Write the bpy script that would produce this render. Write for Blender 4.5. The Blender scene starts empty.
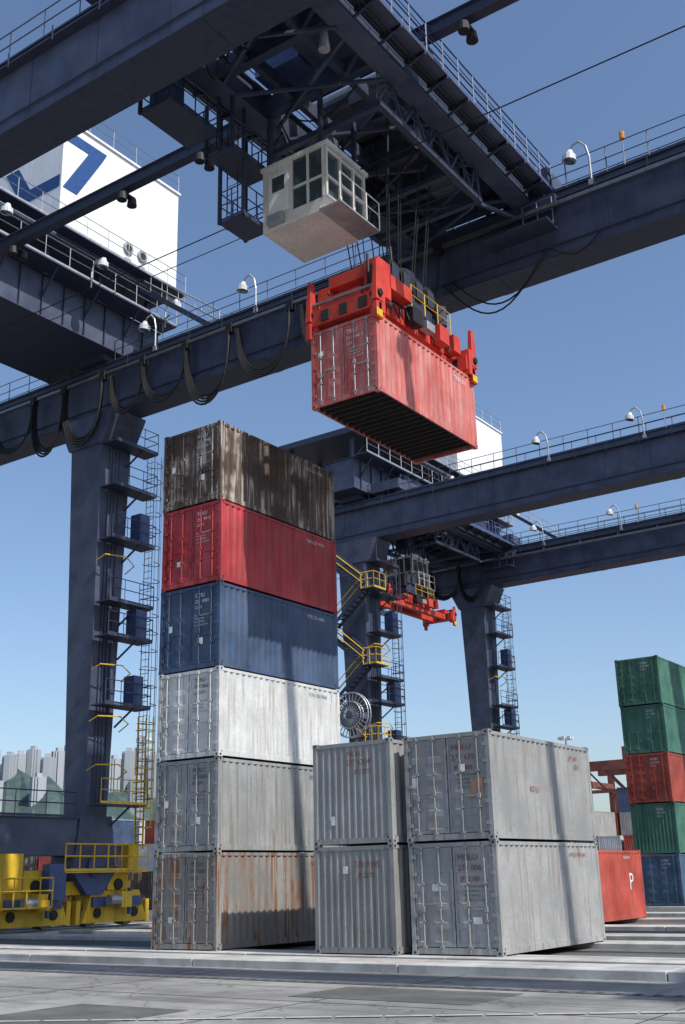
import bpy, math, random
from mathutils import Vector, Matrix, noise as mn
random.seed(7)
scn=bpy.context.scene
scn.view_settings.view_transform='Standard'; scn.view_settings.look='None'; scn.view_settings.exposure=0

# ---------------------------------------------------------------- materials
def nodes_of(name):
    m=bpy.data.materials.new(name); m.use_nodes=True
    nt=m.node_tree; b=nt.nodes['Principled BSDF']
    return m,nt,b
def ramp(nt,src,a,b,c0=(0,0,0,1),c1=(1,1,1,1)):
    r=nt.nodes.new('ShaderNodeValToRGB'); e=r.color_ramp.elements
    e[0].position=max(0,min(a,.99)); e[1].position=max(0.001,min(b,1)); e[0].color=c0; e[1].color=c1
    nt.links.new(src,r.inputs['Fac']); return r.outputs['Color']
def mix(nt,f,a,b,mode='MIX'):
    n=nt.nodes.new('ShaderNodeMix'); n.data_type='RGBA'; n.blend_type=mode
    for s,v in ((0,f),(6,a),(7,b)):
        if isinstance(v,bpy.types.NodeSocket): nt.links.new(v,n.inputs[s])
        else: n.inputs[s].default_value=v if s==0 else (tuple(v)+(1,) if len(v)==3 else v)
    return n.outputs[2]
def noise_(nt,vec,scale,detail=4,rough=.55):
    n=nt.nodes.new('ShaderNodeTexNoise'); n.inputs['Scale'].default_value=scale
    n.inputs['Detail'].default_value=detail; n.inputs['Roughness'].default_value=rough
    nt.links.new(vec,n.inputs['Vector']); return n.outputs['Fac']
def mapping(nt,vec,loc=(0,0,0),sc=(1,1,1)):
    m=nt.nodes.new('ShaderNodeMapping'); m.inputs['Location'].default_value=loc; m.inputs['Scale'].default_value=sc
    nt.links.new(vec,m.inputs['Vector']); return m.outputs[0]
def mul(nt,a,k):
    n=nt.nodes.new('ShaderNodeMath'); n.operation='MULTIPLY'; nt.links.new(a,n.inputs[0])
    if isinstance(k,(int,float)): n.inputs[1].default_value=k
    else: nt.links.new(k,n.inputs[1])
    return n.outputs[0]
def paint(name,col,rust=.3,streak=.4,seed=0,rough=.5,streakcol=(.2,.1,.06),var=.25,bump=.4,rustcol=(.16,.065,.03),dirt=(.10,.09,.08),fade=0.0,st=(.5,.64),patch=(.35,.55)):
    m,nt,b=nodes_of(name)
    tc=nt.nodes.new('ShaderNodeTexCoord'); o=mapping(nt,tc.outputs['Object'],loc=(seed*7.3,seed*3.1,seed*5.7))
    big=noise_(nt,o,.9,3); fine=noise_(nt,o,12,3,.65)
    dark=tuple(c*(1-var) for c in col); lite=tuple(min(1,c*(1+var)+.01) for c in col)
    c=mix(nt,ramp(nt,big,.34,.66),dark,lite)
    c=mix(nt,mul(nt,ramp(nt,fine,.5,.7),.22),c,dirt)
    if fade>0:
        fd=noise_(nt,mapping(nt,o,sc=(2.2,2.2,.5)),1.0,3,.6)
        g=sum(col)/3; c=mix(nt,mul(nt,ramp(nt,fd,.4,.7),fade),c,tuple(x*.55+ (g+.28)*.45 for x in col))
    if streak>0:
        s=noise_(nt,mapping(nt,o,sc=(7,7,.28)),1.3,3,.6)
        c=mix(nt,mul(nt,mul(nt,ramp(nt,s,*st),ramp(nt,big,*patch)),streak),c,streakcol)
    if rust>0:
        r=noise_(nt,o,3.2,6,.72); a=.74-.26*rust
        rc=mix(nt,fine,rustcol,tuple(x*2.2 for x in rustcol))
        c=mix(nt,mul(nt,ramp(nt,r,a,a+.05),min(1,.6+rust*.4)),c,rc)
    nt.links.new(c,b.inputs['Base Color'])
    rr=nt.nodes.new('ShaderNodeMapRange'); rr.inputs['To Min'].default_value=rough-.1; rr.inputs['To Max'].default_value=rough+.2
    nt.links.new(fine,rr.inputs['Value']); nt.links.new(rr.outputs[0],b.inputs['Roughness'])
    b.inputs['Specular IOR Level'].default_value=.35
    if bump>0:
        d=noise_(nt,o,2.3,3,.5); bp=nt.nodes.new('ShaderNodeBump'); bp.inputs['Strength'].default_value=bump; bp.inputs['Distance'].default_value=.035
        nt.links.new(d,bp.inputs['Height']); nt.links.new(bp.outputs[0],b.inputs['Normal'])
    return m
def plain(name,col,rough=.5,metal=0,spec=.4):
    m,nt,b=nodes_of(name)
    tc=nt.nodes.new('ShaderNodeTexCoord'); f=noise_(nt,tc.outputs['Object'],5,2)
    c=mix(nt,ramp(nt,f,.3,.7),tuple(x*.8 for x in col),tuple(min(1,x*1.12) for x in col))
    nt.links.new(c,b.inputs['Base Color']); b.inputs['Roughness'].default_value=rough; b.inputs['Metallic'].default_value=metal
    b.inputs['Specular IOR Level'].default_value=spec
    return m
M={}
M['navy']=paint('crane_navy_paint',(.056,.070,.122),rust=.1,streak=.45,seed=1,rough=.45,var=.2,bump=.1,streakcol=(.10,.105,.12))
M['navy2']=plain('crane_navy_dark',(.036,.044,.078),.5)
M['navyblue']=plain('crane_panel_blue',(.055,.085,.20),.45)
M['white']=paint('crane_white_paint',(.78,.79,.80),rust=.03,streak=.3,seed=4,rough=.4,var=.05,bump=0,streakcol=(.52,.49,.44))
M['cab']=paint('cabin_white_paint',(.68,.66,.61),rust=.1,streak=.35,seed=5,rough=.4,var=.1,bump=0,streakcol=(.4,.34,.27))
M['logo']=plain('logo_blue_paint',(.02,.07,.22),.4)
M['yellow']=paint('safety_yellow_paint',(.68,.43,.02),rust=.25,streak=.4,seed=6,rough=.45,var=.15,bump=0)
M['red']=paint('spreader_red_paint',(.55,.045,.028),rust=.25,streak=.4,seed=7,rough=.42,var=.25,bump=0)
M['black']=plain('rubber_black',(.012,.012,.014),.6)
M['steel']=plain('worn_steel',(.22,.22,.23),.4,.7)
M['galv']=plain('galvanised_steel',(.38,.39,.41),.5,.5)
M['glass']=plain('dark_glass',(.05,.07,.08),.06,0,.9)
M['lampw']=plain('lamp_housing',(.6,.61,.62),.4)
M['amber']=plain('amber_lens',(.7,.25,.02),.3)
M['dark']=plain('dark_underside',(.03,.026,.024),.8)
M['gasket']=plain('door_gasket',(.03,.03,.032),.7)
M['ink_w']=plain('stencil_white',(.7,.7,.68),.6)
M['ink_r']=plain('stencil_red',(.25,.05,.035),.6)
M['ink_k']=plain('stencil_dark',(.05,.05,.06),.6)
M['sticker']=plain('sticker',(.40,.22,.15),.6)

# ---------------------------------------------------------------- mesh builder
class MB:
    def __init__(s): s.v=[]; s.f=[]; s.m=[]; s.ml=[]
    def mi(s,k):
        mat=M[k] if isinstance(k,str) else k
        if mat not in s.ml: s.ml.append(mat)
        return s.ml.index(mat)
    def quad(s,a,b,c,d,m):
        n=len(s.v); s.v+=[tuple(a),tuple(b),tuple(c),tuple(d)]; s.f.append((n,n+1,n+2,n+3)); s.m.append(s.mi(m))
    def poly(s,pts,m):
        n=len(s.v); s.v+=[tuple(p) for p in pts]; s.f.append(tuple(range(n,n+len(pts)))); s.m.append(s.mi(m))
    def hexa(s,P,m):
        n=len(s.v); s.v+=[tuple(p) for p in P]; i=s.mi(m)
        for f in ((0,3,2,1),(4,5,6,7),(0,1,5,4),(1,2,6,5),(2,3,7,6),(3,0,4,7)):
            s.f.append(tuple(n+k for k in f)); s.m.append(i)
    def box(s,x0,x1,y0,y1,z0,z1,m):
        s.hexa([(x0,y0,z0),(x1,y0,z0),(x1,y1,z0),(x0,y1,z0),(x0,y0,z1),(x1,y0,z1),(x1,y1,z1),(x0,y1,z1)],m)
    def taper(s,b,zb,t,zt,m):
        s.hexa([(b[0],b[2],zb),(b[1],b[2],zb),(b[1],b[3],zb),(b[0],b[3],zb),(t[0],t[2],zt),(t[1],t[2],zt),(t[1],t[3],zt),(t[0],t[3],zt)],m)
    def beam(s,p,q,w,h,m):
        p=Vector(p);q=Vector(q);d=(q-p).normalized()
        up=Vector((0,0,1)) if abs(d.z)<.95 else Vector((1,0,0))
        a=d.cross(up).normalized()*w/2; b=a.cross(d).normalized()*h/2
        s.hexa([p-a-b,p+a-b,p+a+b,p-a+b,q-a-b,q+a-b,q+a+b,q-a+b],m)
    def tube(s,p,q,r,m,n=6,r2=None,caps=True):
        s.path([p,q],r,m,n,r2,caps)
    def path(s,pts,r,m,n=6,r2=None,caps=True):
        pts=[Vector(p) for p in pts]; i0=len(s.v); i=s.mi(m); L=len(pts)
        pa=None
        for k,p in enumerate(pts):
            d=(pts[min(k+1,L-1)]-pts[max(k-1,0)]).normalized()
            if pa is None:
                up=Vector((0,0,1)) if abs(d.z)<.9 else Vector((1,0,0)); a=d.cross(up).normalized()
            else: a=(pa-d*pa.dot(d)).normalized()
            pa=a; b=d.cross(a)
            rr=r if r2 is None else r+(r2-r)*k/(L-1)
            for j in range(n):
                t=2*math.pi*j/n; s.v.append(tuple(p+a*math.cos(t)*rr+b*math.sin(t)*rr))
        for k in range(L-1):
            for j in range(n):
                j2=(j+1)%n; s.f.append((i0+k*n+j,i0+k*n+j2,i0+(k+1)*n+j2,i0+(k+1)*n+j)); s.m.append(i)
        if caps:
            s.f.append(tuple(i0+j for j in range(n))[::-1]); s.m.append(i)
            s.f.append(tuple(i0+(L-1)*n+j for j in range(n))); s.m.append(i)
    def rail(s,p,q,m='navy2',h=1.05,sp=1.5,r=.028,toe=True):
        p=Vector(p);q=Vector(q);L=(q-p).length;n=max(1,round(L/sp));z=Vector((0,0,1))
        for k in range(n+1):
            a=p.lerp(q,k/n); s.tube(a,a+z*h,r,m,4,caps=False)
        for hh in (h,h*.55): s.tube(p+z*hh,q+z*hh,r,m,4,caps=False)
        if toe: s.beam(p+z*.06,q+z*.06,.012,.1,m)
    def ladder(s,x,y,z0,z1,m='navy2',w=.5,axis='y',cage=True,side=-1):
        d=Vector((0,1,0)) if axis=='y' else Vector((1,0,0)); o=Vector((side,0,0)) if axis=='y' else Vector((0,side,0))
        c=Vector((x,y,0))
        for k in (-1,1): s.tube(c+d*k*w/2+Vector((0,0,z0)),c+d*k*w/2+Vector((0,0,z1)),.03,m,4)
        z=z0+.3
        while z<z1: s.tube(c-d*w/2+Vector((0,0,z)),c+d*w/2+Vector((0,0,z)),.016,m,4,caps=False); z+=.33
        if cage:
            z=z0+2.2
            angs=[math.pi*t/6 for t in range(7)]
            pts=lambda zz:[c+d*math.cos(a)*.38+o*math.sin(a)*.72+Vector((0,0,zz)) for a in angs]
            while z<z1: s.path(pts(z),.02,m,4,caps=False); z+=.85
            if z1-z0>3:
                A=pts(z0+2.2);B=pts(z1)
                for k in range(1,6): s.tube(A[k],B[k],.015,m,4,caps=False)
    def build(s,name,parent=None,loc=(0,0,0),bevel=0,smooth=False):
        me=bpy.data.meshes.new(name); me.from_pydata(s.v,[],s.f)
        for mt in s.ml: me.materials.append(mt)
        me.polygons.foreach_set('material_index',s.m)
        if smooth: me.polygons.foreach_set('use_smooth',[True]*len(s.f))
        me.update()
        ob=bpy.data.objects.new(name,me); scn.collection.objects.link(ob); ob.location=loc
        if parent: ob.parent=parent
        if bevel:
            b=ob.modifiers.new('bev','BEVEL'); b.width=bevel; b.segments=1; b.limit_method='ANGLE'; b.angle_limit=math.radians(60)
        return ob
def empty(name,loc=(0,0,0)):
    e=bpy.data.objects.new(name,None); scn.collection.objects.link(e); e.location=loc; return e

_tc={}
def text_geo(t):
    if t in _tc: return _tc[t]
    cu=bpy.data.curves.new('t','FONT'); cu.body=t; cu.size=1; cu.resolution_u=2
    ob=bpy.data.objects.new('t',cu); scn.collection.objects.link(ob)
    dg=bpy.context.evaluated_depsgraph_get(); dg.update()
    me=bpy.data.meshes.new_from_object(ob.evaluated_get(dg))
    r=([tuple(v.co) for v in me.vertices],[tuple(p.vertices) for p in me.polygons])
    bpy.data.objects.remove(ob); bpy.data.meshes.remove(me); bpy.data.curves.remove(cu)
    _tc[t]=r; return r
def put_text(mb,t,size,fn,m):
    vs,fs=text_geo(t); n=len(mb.v); i=mb.mi(m)
    mb.v+=[fn(v[0]*size,v[1]*size) for v in vs]
    for f in fs: mb.f.append(tuple(n+k for k in f)); mb.m.append(i)

# ---------------------------------------------------------------- containers
CL,CW,CH=6.06,2.44,2.59
def corr_profile(a,b,pitch,depth):
    n=max(1,round((b-a)/pitch)); p=(b-a)/n; out=[]
    for k in range(n):
        u=a+k*p
        out+=[(u,0),(u+.26*p,0),(u+.5*p,depth),(u+.76*p,depth)]
    out.append((b,0)); return out
def container_mesh(body,doors=True,ink='ink_w',codes=(),sidecode=None,door_extra=(),rod=None,seed=0):
    rod=rod or body; rnd=random.Random(seed*13+5)
    mb=MB(); L,W,H=CL,CW,CH
    for x in (0,L):
        for y in (0,W):
            sx=1 if x==0 else -1; sy=1 if y==0 else -1
            xs=sorted((x+sx*.006,x+sx*.13)); ys=sorted((y+sy*.006,y+sy*.12)); mb.box(xs[0],xs[1],ys[0],ys[1],.12,2.47,body)
            xs=sorted((x,x+sx*.178)); ys=sorted((y,y+sy*.162))
            for z in (.002,2.47):
                mb.box(xs[0],xs[1],ys[0],ys[1],z,z+.118,body)
                xx=x-sx*.002; zc=z+.06
                mb.box(min(xx,xx+sx*.01),max(xx,xx+sx*.01),ys[0]+.05,ys[1]-.05,zc-.03,zc+.03,'dark')
                yy=y-sy*.002; mb.box(xs[0]+.05,xs[1]-.05,min(yy,yy+sy*.01),max(yy,yy+sy*.01),zc-.03,zc+.03,'dark')
    for y0,y1 in ((.012,.062),(W-.062,W-.012)):
        mb.box(.18,L-.18,y0,y1,.03,.18,body); mb.box(.18,L-.18,y0,y1,2.47,2.555,body)
    for x0,x1 in ((.014,.08),(L-.08,L-.014)):
        mb.box(x0,x1,.165,W-.165,.03,.17,body); mb.box(x0,x1,.165,W-.165,2.46,2.56,body)
    pr=corr_profile(.13,L-.13,.278,.036)
    # corrugated walls in three height bands so that dents can push single ribs in
    dents={(rnd.randrange(len(pr)),rnd.choice((0,1))):rnd.uniform(.004,.018) for _ in range(26)}
    zb=(.18,1.0,1.75,2.47)
    for yb,sg in ((.016,1),(W-.016,-1)):
        dd=lambda i,l: dents.get((i,l-1),0) if l in (1,2) else 0
        for i in range(len(pr)-1):
            (a,da),(b,db)=pr[i],pr[i+1]
            for l in range(3):
                A=(a,yb+sg*(da+dd(i,l)),zb[l]);B=(b,yb+sg*(db+dd(i+1,l)),zb[l]);C=(b,yb+sg*(db+dd(i+1,l+1)),zb[l+1]);D=(a,yb+sg*(da+dd(i,l+1)),zb[l+1])
                if sg>0: mb.quad(A,B,C,D,body)
                else: mb.quad(B,A,D,C,body)
    pe=corr_profile(.12,W-.12,.2,.028)
    ends=[(L-.02,-1)] if doors else [(L-.02,-1),(.02,1)]
    for xb,sg in ends:
        for (a,da),(b,db) in zip(pe,pe[1:]):
            A=(xb+sg*da,a,.17);B=(xb+sg*db,b,.17);C=(xb+sg*db,b,2.46);D=(xb+sg*da,a,2.46)
            if sg>0: mb.quad(B,A,D,C,body)
            else: mb.quad(A,B,C,D,body)
    rp=corr_profile(.1,L-.1,.42,.02)
    for (a,da),(b,db) in zip(rp,rp[1:]): mb.quad((a,.05,2.553-da),(b,.05,2.553-db),(b,W-.05,2.553-db),(a,W-.05,2.553-da),body)
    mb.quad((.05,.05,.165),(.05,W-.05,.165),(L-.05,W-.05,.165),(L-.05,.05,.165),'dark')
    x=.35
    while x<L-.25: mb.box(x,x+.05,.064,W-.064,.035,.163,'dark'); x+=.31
    if doors:
        for y0,y1 in ((.13,1.205),(1.235,2.31)):
            zs=[.19]+[v for k in range(5) for v in (.30+k*.43,.32+k*.43,.57+k*.43,.59+k*.43)]+[2.45]
            ds=[.048]+[v for k in range(5) for v in (.048,.060,.060,.048)]+[.048]
            for (a,da),(b,db) in zip(zip(zs,ds),list(zip(zs,ds))[1:]):
                if b>2.45: b=2.45
                if a>=2.45: continue
                mb.quad((da,y1,a),(da,y0,a),(db,y0,b),(db,y1,b),body)
            for a,b in ((y0,y0+.05),(y1-.05,y1)): mb.box(.036,.05,a,b,.185,2.455,body)
            mb.box(.037,.052,y0+.05,y1-.05,.19,.27,body); mb.box(.037,.052,y0+.05,y1-.05,2.38,2.45,body)
        mb.box(.038,.06,1.205,1.235,.185,2.455,'gasket')
        mb.box(.034,.05,.118,.132,.185,2.455,'gasket'); mb.box(.034,.05,2.308,2.322,.185,2.455,'gasket')
        mb.box(.034,.05,.13,2.31,2.452,2.461,'gasket'); mb.box(.034,.05,.13,2.31,.171,.186,'gasket')
        for y in (.36,.84,1.60,2.08):
            mb.tube((.012,y,.09),(.012,y,2.53),.02,rod,6)
            for z in (.16,.75,1.6,2.43): mb.box(-.012,.032,y-.05,y+.05,z,z+.05,rod)
            zz=1.02+.12*(y in (.84,1.6)); mb.box(-.015,-.003,y-.02,y+.36 if y<1.7 and y!=.84 else y+.03,zz,zz+.035,rod)
            mb.box(-.02,.03,y-.04,y+.04,zz-.05,zz+.08,rod)
        for z in (.35,.85,1.3,1.8,2.2):
            mb.box(-.002,.032,.07,.2,z,z+.09,body); mb.box(-.002,.032,2.24,2.37,z,z+.09,body)
    fx=.014 if not doors else .03
    for (t,s,y,z,*k) in codes:
        put_text(mb,t,s,lambda a,b,y=y,z=z:(fx,W-y-a,z+b),k[0] if k else ink)
    for (y0,y1,z0,z1,mm) in door_extra:
        mb.box(fx-.003,fx+.002,W-y1,W-y0,z0,z1,mm)
    if sidecode:
        for (t,s,x,z,*k) in sidecode:
            put_text(mb,t,s,lambda a,b,x=x,z=z:(x+a,.011,z+b),k[0] if k else ink)
    return mb
def container(u,v,z,body,rot=0,**k):
    mb=container_mesh(body,**k)
    o=mb.build('shipping_container',None,(u,v,z))
    o.rotation_euler=(0,0,math.radians(rot)); return o
cm=paint
c_brown=cm('container_brown',(.085,.055,.042),rust=.55,streak=1,seed=11,rough=.6,streakcol=(.40,.37,.33),var=.3,st=(.50,.57),patch=(.42,.54))
c_red=cm('container_red',(.38,.026,.032),rust=.22,streak=.5,seed=12,fade=.2,streakcol=(.15,.025,.025))
c_blue=cm('container_blue',(.035,.070,.145),rust=.24,streak=.45,seed=13,fade=.15,streakcol=(.10,.085,.08))
c_white=cm('container_pale',(.56,.57,.57),rust=.22,streak=.65,seed=14,var=.14,streakcol=(.30,.27,.24))
c_greyA=cm('container_grey',(.28,.29,.29),rust=.3,streak=.65,seed=15,var=.17,streakcol=(.16,.125,.10))
c_greyB=cm('container_grey_rusty',(.25,.245,.235),rust=.34,streak=1,seed=16,var=.18,streakcol=(.21,.10,.05),st=(.48,.58),patch=(.34,.52),rustcol=(.12,.05,.026))
c_g3=cm('container_grey_worn',(.24,.24,.235),rust=.3,streak=.65,seed=17,var=.16,streakcol=(.14,.11,.095))
c_g4=cm('container_grey_plain',(.28,.285,.285),rust=.26,streak=.6,seed=18,var=.14,streakcol=(.17,.14,.12))
c_g5=cm('container_grey_light',(.32,.325,.325),rust=.3,streak=.65,seed=19,var=.15,streakcol=(.19,.14,.11))
c_held=cm('container_faded_red',(.48,.085,.07),rust=.2,streak=.55,seed=20,fade=.55,streakcol=(.58,.33,.30),var=.15)
c_green=cm('container_green',(.030,.125,.085),rust=.12,streak=.35,seed=21,streakcol=(.10,.17,.14),fade=.2)
c_green2=cm('container_green_dark',(.03,.135,.10),rust=.2,streak=.35,seed=22,streakcol=(.10,.17,.14),fade=.2)
c_dred=cm('container_oxide_red',(.28,.045,.03),rust=.2,streak=.3,seed=23)
c_steel=cm('container_slate_blue',(.05,.10,.17),rust=.2,streak=.3,seed=24)
c_orange=cm('container_orange_red',(.40,.055,.035),rust=.1,streak=.3,seed=25,fade=.15)

AU,AV=24.30,21.32
def rc(a,b,c): return [(a,.17,1.42,2.2),(b,.15,1.42,2.02),(c,.13,1.42,1.85)]
small=[('MAX.GROSS 24000 KG',.065,1.40,1.62),('TARE 2200 KG',.065,1.40,1.52),('NET 21800 KG',.065,1.40,1.42),('CU.CAP 33.2 CU.M',.065,1.40,1.32)]
stackA=[(c_greyB,'ink_k',rc('MOLU','270 9361','22G1'),.0,0),(c_greyA,'ink_k',rc('MOLU','270 5063','JP 2270'),.03,.02),(c_white,'ink_k',rc('TCKU','250 5863','US 2210'),-.02,-.02),
 (c_blue,'ink_w',rc('CTIU','251 4085','22G1'),.02,.03),(c_red,'ink_w',rc('TEXU','251 9915','22G1'),.0,.0),(c_brown,'ink_w',rc('HLCU','221 7048','DE 2210'),-.03,.02)]
for i,(m,ink,cd,du,dv) in enumerate(stackA):
    container(AU+du,AV+dv,i*CH,m,doors=True,ink=ink,codes=cd+small,seed=i,rod=m,sidecode=[(cd[0][0]+' '+cd[1][0],.15,4.35,2.2)],
        door_extra=[(1.55,1.75,.75,.95,'ink_w'),(.35,.5,1.25,1.45,'ink_w')] if i%2 else [(.62,.78,.7,.86,'ink_w'),(1.5,1.62,1.05,1.2,'sticker')])
container(24.14,15.43,0,c_g3,doors=False,ink='ink_k',seed=8,codes=[('270 9185',.2,1.25,2.05,'ink_r'),('JP 2270',.16,1.35,1.8,'ink_r')],sidecode=[('MOLU 270 9185',.15,4.2,2.2)],door_extra=[(.9,1.05,1.9,2.08,'ink_w')])
container(24.14,15.43,CH,c_g4,doors=False,ink='ink_k',seed=9,codes=[('MOLU',.18,1.1,2.2,'ink_r'),('277 6354',.2,1.05,1.98,'ink_r'),('JP 2270',.16,1.3,1.75,'ink_r')],sidecode=[('MOLU 277 6354',.15,4.2,2.2)],door_extra=[(.55,.68,.5,.72,'ink_w')])
container(24.42,12.73,0,c_g5,doors=True,ink='ink_r',seed=10,codes=[('MOLU',.2,1.35,2.14),('270 0061',.2,1.35,1.9),('JP  2200',.16,1.4,1.66)]+[(a,b,1.5,d-.1,'ink_k') for a,b,c,d in small],sidecode=[('MOLU 270 0061',.15,4.2,2.2)],door_extra=[(.62,.8,1.45,1.6,'ink_w'),(1.7,1.95,.7,.86,'ink_w')])
container(24.38,12.73,CH,c_g4,doors=True,ink='ink_r',seed=11,codes=[('MOLU',.2,1.35,2.14),('277 6351',.2,1.35,1.9),('JP  2200',.16,1.4,1.66)]+[(a,b,1.5,d-.1,'ink_k') for a,b,c,d in small],sidecode=[('JP 6361',.17,4.7,2.15,'ink_r'),('2270',.17,4.95,1.92,'ink_r'),('MOLU',.2,2.1,1.2)],door_extra=[(1.85,2.2,1.0,1.45,'sticker'),(.2,.35,1.3,1.55,'ink_w'),(1.55,1.72,1.62,1.8,'ink_w')])
RU,RV=59.06,20.25
for i,m in enumerate((c_steel,c_green,c_dred,c_green2,c_green)):
    container(RU+(.15 if i%2 else 0),RV,i*CH,m,doors=(i!=1),ink='ink_w',codes=rc('GESU','310 %d4'%(i+21),'22G1'),seed=i)
container(39.2,17.1,0,c_orange,doors=True,ink='ink_w',codes=rc('KNLU','310','22G1'),sidecode=[('P',.9,4.6,1.1),('KNLU 310',.15,4.2,2.25)])

HU,HV,HZ=25.07,15.96,15.35
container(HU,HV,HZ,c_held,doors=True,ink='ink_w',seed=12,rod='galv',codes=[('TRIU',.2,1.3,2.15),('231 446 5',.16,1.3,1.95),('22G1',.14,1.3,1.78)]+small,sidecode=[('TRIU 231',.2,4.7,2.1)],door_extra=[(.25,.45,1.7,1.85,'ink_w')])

# ---------------------------------------------------------------- spreader
def build_spreader(parent,u,v,z,e=0.0):
    mb=MB(); R='red'
    mb.box(u+1.3,u+4.8,v+.4,v+2.04,z+.55,z+1.15,R)
    for y in (.5,1.6): mb.box(u+.3-e,u+5.76+e,v+y,v+y+.34,z+.22,z+.62,R)
    for x in (-e,5.61+e):
        mb.box(u+x-.02,u+x+.47,v-.02,v+2.46,z+.18,z+.72,R)
        mb.box(u+x+.03,u+x+.42,v+.55,v+1.9,z+.725,z+1.05,R)
        for y in (-.1,2.2): mb.box(u+x+.04,u+x+.4,v+y,v+y+.34,z+.012,z+.95,R)
        for y in (.3,1.0,1.7): mb.box(u+x-.06,u+x-.022,v+y,v+y+.3,z+.25,z+.62,'dark')
    for x in (-.12-e,5.82+e):
        for y in (-.12,2.36):
            hh=1.75 if e==0 else 1.2
            mb.hexa([(u+x,v+y,z+.35),(u+x+.36,v+y,z+.35),(u+x+.36,v+y+.2,z+.35),(u+x,v+y+.2,z+.35),(u+x+.08,v+y+.02,z+hh),(u+x+.28,v+y+.02,z+hh),(u+x+.28,v+y+.14,z+hh),(u+x+.08,v+y+.14,z+hh)],R)
            mb.tube((u+x+.18,v+y-.06,z+.6),(u+x+.18,v+y+.3,z+.6),.12,'black',10)
            mb.box(u+x+.02,u+x+.3,v+y+.02,v+y+.18,z-.25,z+.3,R)
            if y<0: mb.box(u+x+.0,u+x+.32,v+y,v+y+.019,z-.2,z+.05,'yellow')
        mb.tube((u+x+.18,v,z+.95),(u+x+.18,v+2.4,z+.95),.06,'steel',8)
    if e==0:
        mb.box(u+.25,u+.95,v+.02,v+.55,z+.73,z+2.0,R); mb.box(u+.3,u+.9,v+.56,v+1.9,z+1.5,z+1.9,R)
        mb.box(u+.9,u+2.2,v+.02,v+.38,z+1.2,z+1.7,R)
        mb.box(u+.3,u+.9,v+1.9,v+2.35,z+.73,z+1.6,R)
        mb.box(u+.235,u+.248,v+.12,v+.45,z+1.1,z+1.8,'dark'); mb.tube((u+.1,v+.3,z+.95),(u+.1,v+.3,z+2.1),.05,'black',6)
        mb.path([(u+.2,v+.6,z+1.2),(u+.05,v+1.0,z+.9),(u+.05,v+1.5,z+.9),(u+.2,v+1.9,z+1.3)],.035,'black',5)
    for y in (.15,1.85): mb.box(u+5.1,u+5.55,v+y,v+y+.45,z+.73,z+1.35,R)
    for y in (.15,1.85): mb.tube((u+1.0,v+y+.2,z+1.0),(u+1.6,v+y+.2,z+.9),.09,'steel',8)
    for k in range(7):
        x=u+1.5+k*.5; mb.box(x,x+.06,v+.36,v+.397,z+.6,z+1.1,R)
    for x in (1.4,2.2,3.6,4.5): mb.path([(u+x,v+.3,z+1.1),(u+x+.12,v+.22,z+.7),(u+x+.25,v+.2,z+.5),(u+x+.4,v+.22,z+.7),(u+x+.5,v+.3,z+1.0)],.03,'black',5)
    mb.box(u+2.3,u+2.9,v+.05,v+.35,z+.65,z+1.2,'black'); mb.box(u+3.9,u+4.5,v+.0,v+.35,z+.6,z+1.2,R)
    mb.box(u+3.1,u+3.6,v+.02,v+.3,z+.7,z+1.0,'galv')
    mb.rail((u+2.3,v+.1,z+1.16),(u+4.8,v+.1,z+1.16),'yellow',.8,.9,.025,False)
    mb.rail((u+1.2,v+2.3,z+1.16),(u+4.8,v+2.3,z+1.16),'yellow',.8,.9,.025,False)
    mb.box(u+1.7,u+4.4,v+.5,v+1.94,z+1.35,z+2.05,'navy2')
    for x in (1.9,2.6,3.4,4.1):
        for y in (.45,1.75):
            mb.tube((u+x,v+y,z+2.35),(u+x,v+y+.22,z+2.35),.42,'black',16)
            mb.box(u+x-.2,u+x+.2,v+y-.06,v+y-.02,z+2.0,z+2.6,'navy2')
    mb.tube((u+3.05,v+1.2,z+2.05),(u+3.05,v+1.2,z+2.9),.55,'navy2',16,r2=.75)
    for x in (1.8,4.2):
        for y in (.6,1.8): mb.box(u+x-.1,u+x+.1,v+y-.1,v+y+.1,z+1.15,z+1.4,'black')
    mb.box(u+1.25,u+1.68,v+.4,v+.9,z+1.72,z+2.4,'black'); mb.box(u+4.45,u+4.9,v+1.3,v+2.0,z+1.2,z+2.0,'black')
    mb.tube((u+4.5,v+.3,z+1.4),(u+4.5,v+.3,z+2.1),.22,'navy2',10)
    mb.build('spreader',parent,bevel=.012)

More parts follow.
